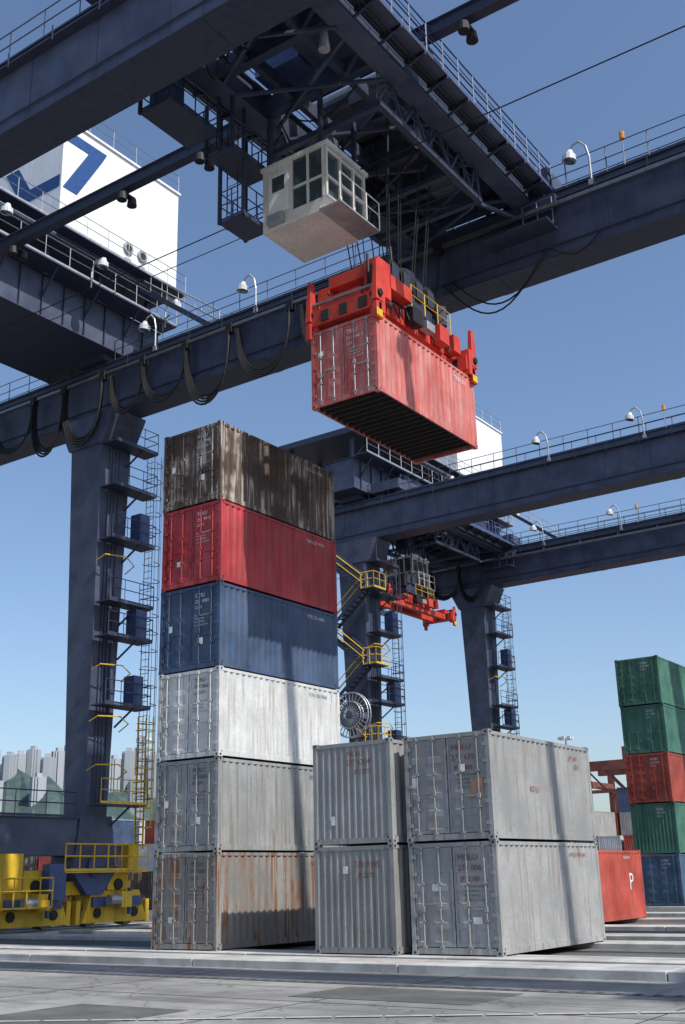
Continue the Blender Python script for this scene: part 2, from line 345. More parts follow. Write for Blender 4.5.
# ---------------------------------------------------------------- crane
GZ0,GZ1=23.45,26.2
def lamp_post(mb,x,y,z,dirv=1,h=1.5):
    pts=[(x,y,z),(x,y,z+h*.6),(x,y+.1*dirv,z+h*.85),(x,y+.35*dirv,z+h),(x,y+.6*dirv,z+h*.97)]
    mb.path(pts,.045,'galv',6)
    cx,cy,cz=x,y+.75*dirv,z+h*.72
    mb.tube((cx,cy-.05,cz+.32),(cx,cy,cz+.1),.1,'lampw',10,r2=.2)
    mb.tube((cx,cy,cz+.1),(cx,cy+.03,cz-.12),.26,'lampw',12,r2=.28)
    mb.tube((cx,cy+.03,cz-.12),(cx,cy+.04,cz-.15),.24,'glass',12)
    mb.beam((x,y+.6*dirv,z+h*.97),(cx,cy-.05,cz+.32),.05,.05,'galv')
def make_crane(U1,Vo,tc,lamps1,lamps2,loop_rng,held=None,stairs=False,e=0.0):
    P=empty('gantry_crane')
    Us=(U1,U1+16.8); Vr,Ve=Vo-22,Vo+50
    for gi,ug in enumerate(Us):
        mb=MB(); w=1.25
        mb.box(ug,ug+w,Vr,Ve,GZ0+.05,GZ1-.05,'navy')
        mb.box(ug-.09,ug+w+.09,Vr,Ve,GZ0,GZ0+.045,'navy2'); mb.box(ug-.09,ug+w+.09,Vr,Ve,GZ1-.045,GZ1,'navy2')
        mb.box(ug+w/2-.06,ug+w/2+.06,Vr,Ve,GZ1+.003,GZ1+.16,'steel')
        y=Vr+4
        while y<Ve:
            mb.box(ug-.014,ug,y-.22,y+.22,GZ0+.06,GZ1-.06,'navy'); mb.box(ug-.1,ug+w+.1,y-.2,y+.2,GZ0-.016,GZ0-.002,'navy2'); y+=11.5
        y=Vr+2.1
        while y<Ve: mb.box(ug-.007,ug,y,y+.025,GZ0+.06,GZ1-.06,'navy2'); y+=2.875
        mb.box(ug-.30,ug-.012,Vr,Ve,GZ1-.50,GZ1-.44,'navy2')
        for k in range(int((Ve-Vr)/2)): mb.box(ug-.32,ug-.30,Vr+k*2,Vr+k*2+.05,GZ1-.62,GZ1-.1,'navy2')
        mb.tube((ug-.06,Vr,GZ0+.5),(ug-.06,Ve,GZ0+.5),.035,'navy2',5)
        mb.rail((ug-.02,Vr,GZ1+.004),(ug-.02,Ve,GZ1+.004),'navy2',1.1,1.6,.024)
        mb.rail((ug+w+.02,Vr,GZ1+.004),(ug+w+.02,Ve,GZ1+.004),'navy2',1.1,1.6,.024)
        L_=lamps2 if gi else lamps1
        for lv in L_:
            lamp_post(mb,ug-.1,lv,GZ1-.3,1,2.0)
            mb.box(ug-.16,ug-.02,lv-.1,lv+.1,GZ1-.35,GZ1-.1,'galv')
        mb.tube((ug-.05,L_[0]-1.3,GZ1),(ug-.05,L_[0]-1.3,GZ1+1.1),.03,'galv',5)
        mb.tube((ug-.05,L_[0]-1.3,GZ1+1.1),(ug-.05,L_[0]-1.3,GZ1+1.4),.1,'amber',8)
        mb.box(ug+.1,ug+w-.1,Ve,Ve+.5,GZ0+.3,GZ1+.6,'navy2')
        if gi==1:
            for (ya,yb,d) in ((Vo+14.0,Vo+18.2,1.6),(Vo+14.2,Vo+18.6,1.9),(Vo+12.0,Vo+14.0,.6)):
                mb.path([(ug-.2,ya+(yb-ya)*t/14,GZ0+.4-d*math.sin(math.pi*t/14)) for t in range(15)],.035,'black',5)
        mb.build('near_girder' if gi==0 else 'far_girder',P)
    mb=MB(); ux=U1+8.15; zb=27.35
    mb.box(ux-.14,ux+.14,Vr,Ve,zb,zb+.42,'navy2'); mb.box(ux-.24,ux+.24,Vr,Ve,zb+.422,zb+.45,'navy'); mb.box(ux-.2,ux+.2,Vr,Ve,zb-.03,zb-.002,'navy2')
    for yy in (Vo+27.6,Vo+23.6,Vo+34,Vo+14.2,Vo+12.6,Vo+8):
        mb.tube((ux,yy,zb),(ux,yy,zb-.3),.03,'black',5); mb.box(ux-.3,ux+.3,yy-.12,yy+.12,zb-.34,zb-.26,'black')
        for d in (-.26,.26): mb.tube((ux+d,yy,zb-.3),(ux+d,yy,zb-.62),.16,'black',10,r2=.2)
    mb.build('cable_beam',P)
    for side in (0,1):
        vb=Vo+37.6 if side==0 else Vo-18.6
        mb=MB()
        for gi,ug in enumerate(Us):
            c=ug+.6
            mb.taper((c-.75,c+.55,vb+.1,vb+1.4),4.6,(c-.95,c+.95,vb-.1,vb+2.0),GZ0-1.6,'navy')
            mb.taper((c-1.05,c+1.05,vb-.2,vb+2.1),GZ0-1.6,(c-1.05,c+1.05,vb-1.0,vb+2.9),GZ0-.02,'navy')
            mb.box(c-.9,c+.9,vb+.1,vb+1.9,GZ1+.17,GZ1+.55,'navy2')
            mb.taper((c-1.3,c+1.1,vb+.0,vb+1.5),2.5,(c-1.0,c+.8,vb+.02,vb+1.48),4.6,'navy')
            mb.tube((c-.1,vb-.12,2.5),(c-.1,vb+1.6,2.5),.45,'navyblue',16)
            mb.taper((c-.5,c+.4,vb-.02,vb+1.5),1.35,(c-1.5,c+1.3,vb-.02,vb+1.52),2.49,'navyblue')
            mb.box(c-4.4,c+2.4,vb+.35,vb+1.15,1.35,1.9,'yellow')
            for bc in (c-3.3,c+1.3):
                for ya,yb in ((vb+.08,vb+.3),(vb+1.2,vb+1.42)):
                    mb.taper((bc-1.9,bc+1.9,ya,yb),.2,(bc-1.4,bc+1.4,ya,yb),1.5,'yellow')
                mb.box(bc-1.4,bc+1.4,vb+.31,vb+1.19,.75,1.34,'yellow')
                mb.box(bc-.6,bc+.6,vb+.0,vb+1.5,1.52,2.35,'yellow')
                mb.tube((bc,vb-.08,1.75),(bc,vb+1.58,1.75),.24,'black',12)
                mb.box(bc-2.15,bc-1.92,vb+.2,vb+1.3,.15,1.1,'yellow'); mb.box(bc+1.92,bc+2.15,vb+.2,vb+1.3,.15,1.1,'yellow')
                mb.tube((bc-2.3,vb+.7,.75),(bc-2.15,vb+.7,.75),.2,'black',12); mb.tube((bc+2.15,vb+.7,.75),(bc+2.3,vb+.7,.75),.2,'black',12)
                for wx in (-1.1,1.1):
                    mb.tube((bc+wx,vb+.5,.46),(bc+wx,vb+1.0,.46),.42,'steel',20)
                    mb.tube((bc+wx,vb+.0,.6),(bc+wx,vb+1.5,.6),.2,'black',12)
                    mb.box(bc+wx-.35,bc+wx+.35,vb-.06,vb+.075,.85,1.25,'navyblue')
                mb.tube((bc-.8,vb-.3,1.1),(bc-.2,vb-.3,1.1),.24,'galv',10); mb.box(bc-.2,bc+.4,vb-.5,vb-.07,.8,1.45,'yellow')
                mb.tube((bc+.55,vb-.2,.5),(bc+.55,vb-.2,1.6),.1,'navyblue',8)
            mb.box(c-5.6,c-3.0,vb-.75,vb-.1,.9,.96,'yellow'); mb.rail((c-5.6,vb-.75,.96),(c-3.0,vb-.75,.96),'yellow',1.1,.65,.035,False)
            mb.rail((c-2.2,vb-.5,2.3),(c+2.6,vb-.5,2.3),'yellow',1.1,.8,.035,True); mb.box(c-2.2,c+2.6,vb-.55,vb-.13,2.24,2.29,'yellow')
            mb.box(c-5.2,c-4.3,vb-.4,vb+.06,1.5,3.0,'yellow'); mb.box(c-3.0,c-2.1,vb-.5,vb-.05,1.2,2.6,'navyblue')
            mb.box(c+1.4,c+2.0,vb-.5,vb-.15,2.32,3.4,'yellow')
            for z in (5.0,9.3,12.4,14.0,17.0,19.6,21.8):
                mb.box(c-.9,c+1.9,vb-1.05,vb-.12,z,z+.06,'navy2')
                mb.rail((c-.9,vb-1.05,z+.06),(c+1.9,vb-1.05,z+.06),'navy2' if z>9 else 'yellow',1.05,.95,.024)
                mb.rail((c+1.9,vb-1.05,z+.06),(c+1.9,vb-.1,z+.06),'navy2',1.05,.95,.024)
                mb.beam((c+.9,vb-1.0,z),(c+.7,vb-.0,z-.8),.07,.07,'navy2')
            mb.box(c+.9,c+1.6,vb-.95,vb-.3,12.5,13.9,'navyblue'); mb.box(c+.95,c+1.6,vb-.95,vb-.3,17.1,18.6,'navyblue'); mb.box(c+.9,c+1.5,vb-.95,vb-.3,9.4,10.8,'navyblue')
            mb.ladder(c+2.1,vb-.4,3.2,22.0,'navy2',.5,'y',True,1)
            mb.ladder(c+1.75,vb-.7,1.9,9.0,'yellow',.5,'x',True,-1)
            for zz in (6.5,8.6,10.9,16.0):
                mb.path([(c-.95,vb-.15,zz),(c-.95,vb-.7,zz+.2),(c+.2,vb-.9,zz+.25),(c+.9,vb-.7,zz),(c+.9,vb-.1,zz-.3)],.03,'yellow',5)
            for dx in (-.4,-.2,0,.25): mb.tube((c+dx,vb+.02,5),(c+dx,vb-.1,GZ0-1.7),.03,'navy2',5)
        a,b=Us[0]+.6,Us[1]+.6
        mb.box(a+.82,b-1.1,vb+.1,vb+1.4,2.95,4.45,'navy'); mb.box(a+.82,b-1.1,vb+.02,vb+1.48,4.452,4.5,'navy2')
        mb.rail((a+1,vb+.05,4.5),(b-1.3,vb+.05,4.5),'navy2',1.05,1.6,.025)
        mb.build('leg_frame' if side==0 else 'leg_frame_far_side',P)
        mb=MB()
        mb.box(a-2.2,b+2.4,vb-.3,vb+2.1,GZ1+.56,GZ1+2.7,'navy')
        mb.box(a-2.3,b+2.5,vb-.4,vb+2.2,GZ1+2.702,GZ1+2.75,'navy2'); mb.box(a-2.25,b+2.45,vb-.36,vb+2.16,GZ1+.52,GZ1+.558,'navy2')
        k=a-1.5
        while k<b+2:
            mb.box(k,k+.03,vb-.42,vb-.302,GZ1+.6,GZ1+2.65,'navy2'); k+=1.3
        mb.box(a-2.3,b+2.5,vb-1.5,vb-.45,GZ1+2.76,GZ1+2.84,'navy2')
        k=a-1.5
        while k<b+2: mb.beam((k,vb-1.4,GZ1+2.76),(k,vb-.36,GZ1+1.5),.08,.08,'navy2'); k+=2.6
        mb.rail((a-2.3,vb-1.48,GZ1+2.84),(b+2.5,vb-1.48,GZ1+2.84),'galv',1.1,1.4,.025)
        if side==0:
            hz=31.3
            k=a-1.6
            while k<b+2.4:
                for yy in (vb+.2,vb+5.4): mb.box(k,k+.22,yy,yy+.22,GZ1+2.752,hz-.45,'navy2')
                mb.beam((k+.1,vb+.3,GZ1+2.8),(k+1.8,vb+.3,hz-.45),.1,.1,'navy2')
                k+=3.4
            mb.box(a-2.2,b+2.7,vb-.5,vb+6.2,hz-.45,hz-.03,'navy2'); mb.box(b-5,b+3.2,vb+6.2,vb+10.3,hz-.45,hz-.03,'navy2')
            mb.box(a+1.6,b+2.6,vb+2.3,vb+5.2,GZ1+.6,GZ1+2.7,'navy2')
            s0=(b+.9,vb-.4,hz-.4); s1=(b+.9,vb-6.2,GZ1+.3)
            for dx in (-.4,.4):
                mb.beam((s0[0]+dx,s0[1],s0[2]),(s1[0]+dx,s1[1],s1[2]),.05,.25,'navy2')
                for hh in (.55,1.05): mb.tube((s0[0]+dx,s0[1],s0[2]+hh),(s1[0]+dx,s1[1],s1[2]+hh),.026,'galv',4)
                for t in range(6):
                    q=Vector(s0).lerp(Vector(s1),t/5); mb.tube((q.x+dx,q.y,q.z),(q.x+dx,q.y,q.z+1.05),.024,'galv',4)
            for t in range(18):
                q=Vector(s0).lerp(Vector(s1),(t+.5)/18); mb.box(q.x-.38,q.x+.38,q.y-.12,q.y+.12,q.z-.02,q.z+.02,'navy2')
            for k in (b-3.4,b-9,b+1.6):
                lamp_post(mb,k,vb-1.55,GZ1+2.4,-1,1.4)
        mb.build('portal_beam' if side==0 else 'portal_beam_far_side',P)
        if side==0:
            mb=MB(); hz=31.3; x0,x1=b-4.8,b+3.3; y0=vb-.6; y1=vb+10; zt=37.7
            mb.box(x0,x1,y0,y1,hz,zt,'white')
            mb.box(x0-.1,x1+.1,y0-.1,y1+.1,zt+.002,zt+.12,'white')
            for k in (x0+2.7,x0+5.4): mb.box(k,k+.03,y0-.018,y0-.001,hz+.15,zt-.05,'white')
            mb.box(x0-.02,x1+.02,y0-.03,y0-.002,hz+.0,hz+.14,'white')
            L=x0+.1; f=y0-.03
            for q in ([(L,33.9),(L+.9,33.9),(L+2.4,36.6),(L+1.5,36.6)],[(L+.0,36.602),(L+2.4,36.602),(L+2.7,37.2),(L+.0,37.2)]):
                mb.poly([(p[0],f,p[1]) for p in q],'logo')
            g=x0-.012; L=y0+.1
            for q in ([(L,33.9),(L+3.4,33.9),(L+3.2,34.6),(L,34.6)],[(L,36.6),(L+1.2,36.6),(L+1.0,37.2),(L,37.2)],[(L+2.2,34.602),(L+3.2,34.602),(L+4.2,36.2),(L+3.2,36.2)]):
                mb.poly([(g,p[0],p[1]) for p in q][::-1],'logo')
            for k in (x1-3.6,x1-2.6):
                mb.tube((k,y0-.12,hz+1.3),(k,y0-.003,hz+1.3),.32,'galv',14); mb.tube((k,y0-.13,hz+1.3),(k,y0-.121,hz+1.3),.2,'dark',12)
                mb.box(k-.2,k+.2,y0-.1,y0-.003,hz+.25,hz+.7,'galv')
            mb.rail((x0,y0,zt+.13),(x1,y0,zt+.13),'galv',1.1,1.5,.022,False); mb.rail((x0,y1,zt+.13),(x1,y1,zt+.13),'galv',1.1,1.5,.022,False); mb.rail((x0,y0,zt+.13),(x0,y1,zt+.13),'galv',1.1,1.5,.022,False)
            mb.rail((a-2,y0-.7,hz+.0),(x1,y0-.7,hz+.0),'galv',1.1,1.4,.024); mb.box(a-2,x1,y0-.75,y0-.04,hz-.1,hz-.04,'navy2')
            mb.build('electrical_house',P)
    mb=MB(); rnd=random.Random(3); ug=Us[1]
    mb.box(ug-.62,ug-.5,Vr,Ve,GZ1-.95,GZ1-.8,'steel')
    y=Vr+3
    while y<Ve: mb.beam((ug-.56,y,GZ1-.79),(ug-.1,y,GZ1-.46),.06,.06,'navy2'); y+=3
    y=loop_rng[0]
    while y<loop_rng[1]:
        w=rnd.uniform(1.7,3.2); dep=rnd.uniform(2.2,3.3); gap=rnd.uniform(.2,.6)
        mb.box(ug-.70,ug-.42,y-.16,y+.16,GZ1-1.2,GZ1-.75,'black')
        for c in range(4):
            d2=dep*(1-.05*c); xo=ug-.66+.06*c; off=.07*c
            mb.path([(xo,y+off*.5+(w-off)*(.5-.5*math.cos(math.pi*t/16)),GZ1-1.15-d2*abs(math.sin(math.pi*t/16))**.75) for t in range(17)],.055,'black',5,caps=False)
        y+=w
        if rnd.random()<.5: y+=gap
    mb.build('festoon_cables',P)
    mb=MB()
    mb.tube((U1+8.4,Vr,23.85),(U1+8.4,Ve,23.85),.022,'black',5); mb.tube((U1+10.6,tc+3,25.0),(U1+10.6,Ve,25.0),.018,'black',5)
    mb.build('haul_ropes',P)
    mb=MB(); a=Us[0]+1.5; b=Us[1]-.25; v0,v1=tc-2.45,tc+2.45
    for y in (v0,v1):
        mb.box(a,b,y-.25,y+.25,25.95,27.0,'navy2'); mb.box(a,b,y-.36,y+.36,25.9,25.948,'navy'); mb.box(a,b,y-.36,y+.36,27.002,27.05,'navy')
        for ue in (Us[0]-.1,Us[1]-.2):
            mb.box(ue,ue+1.6,y-1.1,y+1.1,26.62,27.3,'navy')
            for wy in (-.75,.75): mb.tube((ue+.55,y+wy,26.68),(ue+.9,y+wy,26.68),.31,'steel',16)
    x=a+.6
    while x<b:
        mb.box(x-.15,x+.15,v0+.25,v1-.25,26.05,26.75,'navy2'); x+=2.35
    for y in (tc-1.0,tc+1.0): mb.box(a,b,y-.1,y+.1,26.15,26.6,'navy2')
    for k in range(5):
        x=a+.8+k*2.8; mb.beam((x,v0+.2,25.98),(x+2.3,v1-.2,25.98),.1,.1,'navy'); mb.beam((x+2.3,v0+.2,25.9),(x,v1-.2,25.9),.1,.1,'navy')
    mb.box(a+.4,a+3.3,v0+.8,v1-1.2,27.0,27.06,'navy2'); mb.box(b-4.6,b,v0+.3,v1-.3,27.07,27.13,'navy2')
    mb.box(a+4.5,a+5.9,v1-2.2,v1-.4,27.1,28.6,'navyblue')
    mb.box(a+2.0,a+5.6,v0+.6,v1-2.3,27.1,29.2,'navy'); mb.box(b-5.2,b-.8,v0+.6,v1-.6,27.2,29.4,'navy2')
    for x in (a+8.0,a+9.4):
        mb.tube((x,v0+.5,27.7),(x,v1-.5,27.7),.5,'steel',18); mb.box(x-.55,x+.55,tc-.3,tc+.3,27.06,27.5,'navy')
    for y,sg in ((v0,-1),(v1,1)):
        yy=sorted((y+sg*.38,y+sg*1.15)); mb.box(a,b+.3,yy[0],yy[1],26.35,26.42,'navy')
        ee=y+sg*1.13
        mb.rail((a,ee,26.42),(b+.3,ee,26.42),'navyblue',1.1,1.0,.03); mb.rail((a,y+sg*.3,27.06),(b+.9,y+sg*.3,27.06),'navyblue',1.1,1.2,.026)
        for hh in (.28,.8): mb.tube((a,ee,26.42+hh),(b+.3,ee,26.42+hh),.018,'navyblue',4,caps=False)
        x=a+.4
        while x<b+.3: mb.beam((x,y+sg*.3,26.0),(x,ee,26.35),.08,.08,'navy2'); mb.box(x-.04,x+.04,yy[0],yy[1],26.22,26.34,'navy2'); x+=1.4
        for q in range(3): mb.tube((a,y+sg*(.5+.15*q),26.2),(b,y+sg*(.5+.15*q),26.2),.03,'black',5)
    mb.box(b-.2,b+.1,v0-1.4,v1+1.4,25.4,25.89,'navy2')
    mb.rail((b-.3,v0-1.3,24.6),(b-.3,v0-.1,24.6),'navyblue',1.1,.6,.026); mb.box(b-.9,b+.1,v0-1.3,v0+1.4,24.5,24.56,'navy2')
    zf=24.6
    x0,x1=a+5.4,b-3.0
    for y in (v0+.3,v1-.3):
        mb.box(x0,x1,y-.1,y+.1,zf,zf+.22,'navy2')
        k=x0
        while k<x1-.1:
            kk=min(k+1.5,x1); mb.beam((k,y,zf+.2),((k+kk)/2,y,25.95),.09,.09,'navy2'); mb.beam(((k+kk)/2,y,25.95),(kk,y,zf+.2),.09,.09,'navy2'); k+=1.5
        mb.rail((x0,y,zf+.26),(x1,y,zf+.26),'navy2',1.05,1.2,.022,False)
    for x in (x0,x1-.2,x1-2.2): mb.box(x,x+.2,v0+.41,v1-.41,zf+.01,zf+.2,'navy2')
    for x in (x1-1.9,x1-1.4,x1-.9): mb.box(x,x+.03,v0+.65,v1-.65,zf+.2,zf+.24,'navy2')
    mb.beam((x1,v0+.3,zf),(b+.2,v0+.3,25.6),.12,.12,'navy'); mb.beam((x1,v1-.3,zf),(b+.2,v1-.3,25.6),.12,.12,'navy')
    mb.beam((x1,v0+.6,zf),(b-.2,v1-.6,25.8),.1,.1,'navy')
    for (zz,xa,xb,ya,yb,cl) in ((24.5,a+1.2,a+3.4,v1+.2,v1+1.5,'navy2'),(21.9,a+4.3,a+5.6,v1-.1,v1+.9,'navyblue'),(24.0,a+3.6,a+5.6,v1-.2,v1+.9,'navy2')):
        mb.box(xa,xb,ya,yb,zz,zz+.07,'navy2')
        for p,q in (((xa,ya),(xb,ya)),((xa,yb),(xb,yb)),((xa,ya),(xa,yb)),((xb,ya),(xb,yb))): mb.rail((p[0],p[1],zz+.07),(q[0],q[1],zz+.07),cl,1.1,.55,.03)
        for x in (xa,xb):
            for y in (ya,yb): mb.box(x-.05,x+.05,y-.05,y+.05,zz,26.0,'navy2')
    mb.box(a+1.3,a+2.0,v1+.4,v1+1.2,24.58,25.6,'navyblue')
    mb.ladder(a+4.8,v1+.8,22.0,26.0,'navy2',.45,'y',False)
    for k in range(4):
        mb.path([(a+1+k*.2,v0+.6+k*.8+1.2*s/8,25.9-1.2*math.sin(math.pi*s/8)) for s in range(9)],.035,'black',5)
    for (xa,ya,xb,yb,d) in ((a+5.6,v1-.6,a+9,v1-.4,.8),(a+7,v0+.6,a+10,v0+.8,.6),(a+5.5,v0+1,a+5.6,v1-1,.7),(a+9,v0+1,a+11,v1-1,.9)):
        mb.path([(xa+(xb-xa)*t/10,ya+(yb-ya)*t/10,25.95-d*math.sin(math.pi*t/10)) for t in range(11)],.03,'black',5)
    mb.box(a+6.6,a+7.6,v1-1.6,v1-.5,24.9,25.9,'navy'); mb.box(a+10.4,a+11.2,v0+.6,v0+1.6,24.9,25.8,'navy2')
    for x,y in ((a+3,v0+.6),(a+8.6,v0+.7),(a+9.8,v1-.8)): mb.tube((x,y,25.2),(x,y,25.9),.18,'galv',10,r2=.1)
    mb.build('trolley',P)
    if held:
        hu,hv,hz=held
        build_spreader(P,hu,hv,hz,e)
        mb=MB()
        for x in (1.6,2.3,3.1,3.8):
            for y,yt in ((.55,tc-1.9),(1.85,tc+1.9)):
                xt=hu+x+(-.4 if x<2.5 else .4)
                mb.tube((hu+x,hv+y,hz+2.5),(xt,hv+y+(yt-hv-y)*.55,27.2),.022,'black',5)
                mb.tube((hu+x+.15,hv+y,hz+2.5),(xt+.5,hv+y+(yt-hv-y)*.3,27.2),.018,'black',5)
        mb.path([(hu+3.05,hv+1.2,hz+2.6),(hu+3.1,hv+1.35,hz+5),(hu+3.0,hv+1.2,hz+7),(hu+3.1,hv+1.2,27)],.045,'black',6)
        mb.build('hoist_ropes',P)
    mb=MB(); cx0,cx1=a+5.1,a+7.3; cy0,cy1=tc-.35,tc+2.2; z0,z1=21.5,23.8; C='cab'
    mb.hexa([(cx0,cy0+.35,z0),(cx1,cy0+.35,z0),(cx1,cy1,z0),(cx0,cy1,z0),(cx0,cy0+.05,z0+.45),(cx1,cy0+.05,z0+.45),(cx1,cy1,z0+.45),(cx0,cy1,z0+.45)],C)
    mb.box(cx0+.0,cx1,cy0+1.35,cy1,z0+.452,z1,C)
    mb.box(cx0-.06,cx1+.06,cy0-.1,cy1+.06,z1+.002,z1+.14,C)
    mb.box(cx0+.05,cx1-.05,cy0+.1,cy0+1.34,z0+.455,z1-.002,'glass')
    for x in (cx0,cx0+.75,cx0+1.5,cx1-.09): mb.box(x,x+.09,cy0,cy0+.098,z0+.453,z1,C)
    for zz in (z0+.453,z0+1.2,z1-.12): mb.box(cx0+.095,cx1-.095,cy0+.02,cy0+.096,zz,zz+.09,C)
    for y in (cy0+.1,cy0+.7):
        mb.box(cx0-.01,cx0+.045,y,y+.08,z0+.455,z1-.003,C); mb.box(cx1-.045,cx1+.01,y,y+.08,z0+.455,z1-.003,C)
    mb.box(cx0-.012,cx0+.044,cy0+.1,cy0+1.34,z0+1.2,z0+1.28,C)
    mb.box(cx0-.02,cx0-.003,cy0+1.5,cy0+2.3,z0+.55,z0+2.0,'white'); mb.box(cx0-.03,cx0-.021,cy0+1.65,cy0+2.15,z0+1.35,z0+1.9,'glass')
    mb.box(cx0-.2,cx0-.01,cy1-.9,cy1-.3,z0+.1,z0+.45,'galv')
    mb.rail((cx0,cy0-.5,z0+.1),(cx1,cy0-.5,z0+.1),C,1.0,.75,.024,False); mb.box(cx0,cx1,cy0-.52,cy0+.3,z0+.02,z0+.08,'galv')
    for x in (cx0+.15,cx1-.15):
        for y in (cy0+.3,cy1-.2): mb.box(x-.07,x+.07,y-.07,y+.07,z1+.13,26.0,'navy2')
    mb.build('operator_cabin',P,bevel=.015)
    if stairs:
        mb=MB(); c=Us[0]+.6; vb=Vo+37.6; xs=c-1.7
        z=4.6; k=0
        while z<22:
            ya,yb=(vb-.6,vb+2.4) if k%2==0 else (vb+2.4,vb-.6)
            for dx in (-.35,.35):
                mb.beam((xs+dx,ya,z),(xs+dx,yb,z+2.5),.05,.22,'navy2')
                for hh in (.5,1.0): mb.tube((xs+dx,ya,z+hh),(xs+dx,yb,z+2.5+hh),.035,'yellow' if dx<0 else 'navy2',4)
            for s in range(10): q=(s+.5)/10; mb.box(xs-.33,xs+.33,ya+(yb-ya)*q-.12,ya+(yb-ya)*q+.12,z+2.5*q-.02,z+2.5*q+.02,'navy2')
            yy=sorted((yb,yb+(1.0 if yb>vb else -1.0)))
            mb.box(xs-.5,xs+.9,yy[0],yy[1],z+2.5,z+2.56,'navy2'); mb.rail((xs-.5,yy[0],z+2.56),(xs-.5,yy[1],z+2.56),'yellow',1.05,.5,.03)
            ed=yy[0] if yb<vb else yy[1]; mb.rail((xs-.5,ed,z+2.56),(xs+.9,ed,z+2.56),'yellow',1.05,.7,.03)
            z+=2.5; k+=1
        mb.build('stair_tower',P)
        mb=MB(); cy,cz=vb+.2,11.5; R=1.4
        for t in range(28):
            an=2*math.pi*t/28; mb.beam((xs-1.0,cy,cz),(xs-1.0,cy+R*math.cos(an),cz+R*math.sin(an)),.05,.05,'galv')
        ring=lambda r,x:[(x,cy+r*math.cos(2*math.pi*t/36),cz+r*math.sin(2*math.pi*t/36)) for t in range(37)]
        for r in (R,R*.6): mb.path(ring(r,xs-1.0),.04,'galv',5); mb.path(ring(r,xs-.7),.04,'galv',5)
        mb.tube((xs-1.1,cy,cz),(xs+.9,cy,cz),.25,'navy',12); mb.path(ring(R*.5,xs-.85),.12,'black',6)
        mb.build('cable_reel',P)
    return P
make_crane(17.6,0,17.4,[12.2],[12.2,28.2,34.4],(18.5,47),held=(HU,HV,HZ+CH))
make_crane(60.0,2.1,40.4,[19.8,25.9,13.0],[27.9,21.5,34.2],(39.5,49),held=(63.7,39.4,19.6),stairs=True,e=1.5)

# ---------------------------------------------------------------- ground
def ground_mat(name,col,lo,hi,scale=.25,crack=True):
    m,nt,b=nodes_of(name); g=nt.nodes.new('ShaderNodeNewGeometry'); P=g.outputs['Position']
    big=noise_(nt,P,scale,4,.6); mid=noise_(nt,P,2.2,4,.65); fine=noise_(nt,P,38,2,.7)
    c=mix(nt,ramp(nt,big,.4,.6),lo,hi)
    c=mix(nt,mul(nt,ramp(nt,mid,.48,.68),.55),c,tuple(x*.55 for x in col))
    c=mix(nt,mul(nt,ramp(nt,fine,.35,.7),.3),c,tuple(min(1,x*1.6) for x in col))
    st=noise_(nt,mapping(nt,P,sc=(1.6,.09,1)),1.2,4,.6); c=mix(nt,mul(nt,ramp(nt,st,.53,.66),.55),c,tuple(x*.4 for x in col))
    if crack:
        v=nt.nodes.new('ShaderNodeTexVoronoi'); v.feature='DISTANCE_TO_EDGE'; v.inputs['Scale'].default_value=.35
        wv=nt.nodes.new('ShaderNodeVectorMath'); wv.operation='ADD'; n3=nt.nodes.new('ShaderNodeTexNoise'); n3.inputs['Scale'].default_value=1.5; n3.inputs['Detail'].default_value=4
        nt.links.new(P,n3.inputs['Vector']); nt.links.new(P,wv.inputs[0]); nt.links.new(n3.outputs['Color'],wv.inputs[1]); nt.links.new(wv.outputs[0],v.inputs['Vector'])
        cr=ramp(nt,v.outputs['Distance'],.004,.012,(1,1,1,1),(0,0,0,1)); c=mix(nt,mul(nt,cr,.5),c,tuple(x*.3 for x in col))
    nt.links.new(c,b.inputs['Base Color']); b.inputs['Roughness'].default_value=.85; b.inputs['Specular IOR Level'].default_value=.25
    return m
M['apron']=ground_mat('apron_concrete',(.22,.22,.215),(.15,.15,.148),(.29,.288,.28))
M['yard']=ground_mat('yard_asphalt',(.10,.10,.098),(.07,.07,.07),(.13,.128,.123),.4)
M['pad']=ground_mat('pad_concrete',(.40,.395,.38),(.31,.305,.295),(.48,.475,.46),.6,crack=False)
M['patch']=ground_mat('asphalt_patch',(.10,.10,.10),(.085,.085,.085),(.125,.125,.12),.7,crack=False)
M['joint']=plain('joint_sealant',(.05,.05,.05),.9)
M['line']=plain('worn_road_paint',(.42,.42,.4),.7)
mb=MB(); S=6000; G=-.18
mb.quad((-S,-S,G),(S,-S,G),(S,S,G),(-S,S,G),'apron'); mb.build('ground')
mb=MB(); mb.box(23.35,190,-70,160,G-.2,-.13,'yard'); mb.build('yard_pavement')
mb=MB()
for (p,q) in ((21.9,23.33),(23.95,25.3),(29.75,31.0),(33.2,34.5),(38.6,39.9),(44.4,45.7),(50.3,51.6),(58.7,60),(64.4,65.7),(72,73.3),(79,80.3),(86,87.3),(94,95.3)):
    y=-70
    while y<36.5:
        mb.box(p,q,y+.012,y+5.988,G-.1,-.002 if p!=21.9 else .0,'pad'); y+=6
mb.build('container_pads',bevel=.015)
mb=MB()
for V in (38.3,40.4):
    mb.box(-20,130,V-.6,V+.6,G-.1,-.02 if V<39 else -.024,'pad'); mb.box(-20,130,V-.04,V+.04,-.015,.04,'steel')
mb.build('crane_rail')
mb=MB(); z=G+.004
for u in (4.5,11.2,16.4): mb.box(u,u+.03,-60,120,z-.01,z,'joint')
for v in range(-36,96,6): mb.box(-6,21.88,v+.3,v+.325,z-.01,z+.001,'joint')
mb.box(19.3,19.62,-60,120,z-.01,z+.003,'joint')
for k in range(-100,300): mb.box(19.32,19.6,k*.35,k*.35+.2,z,z+.008,'steel')
mb.build('pavement_joints')
mb=MB()
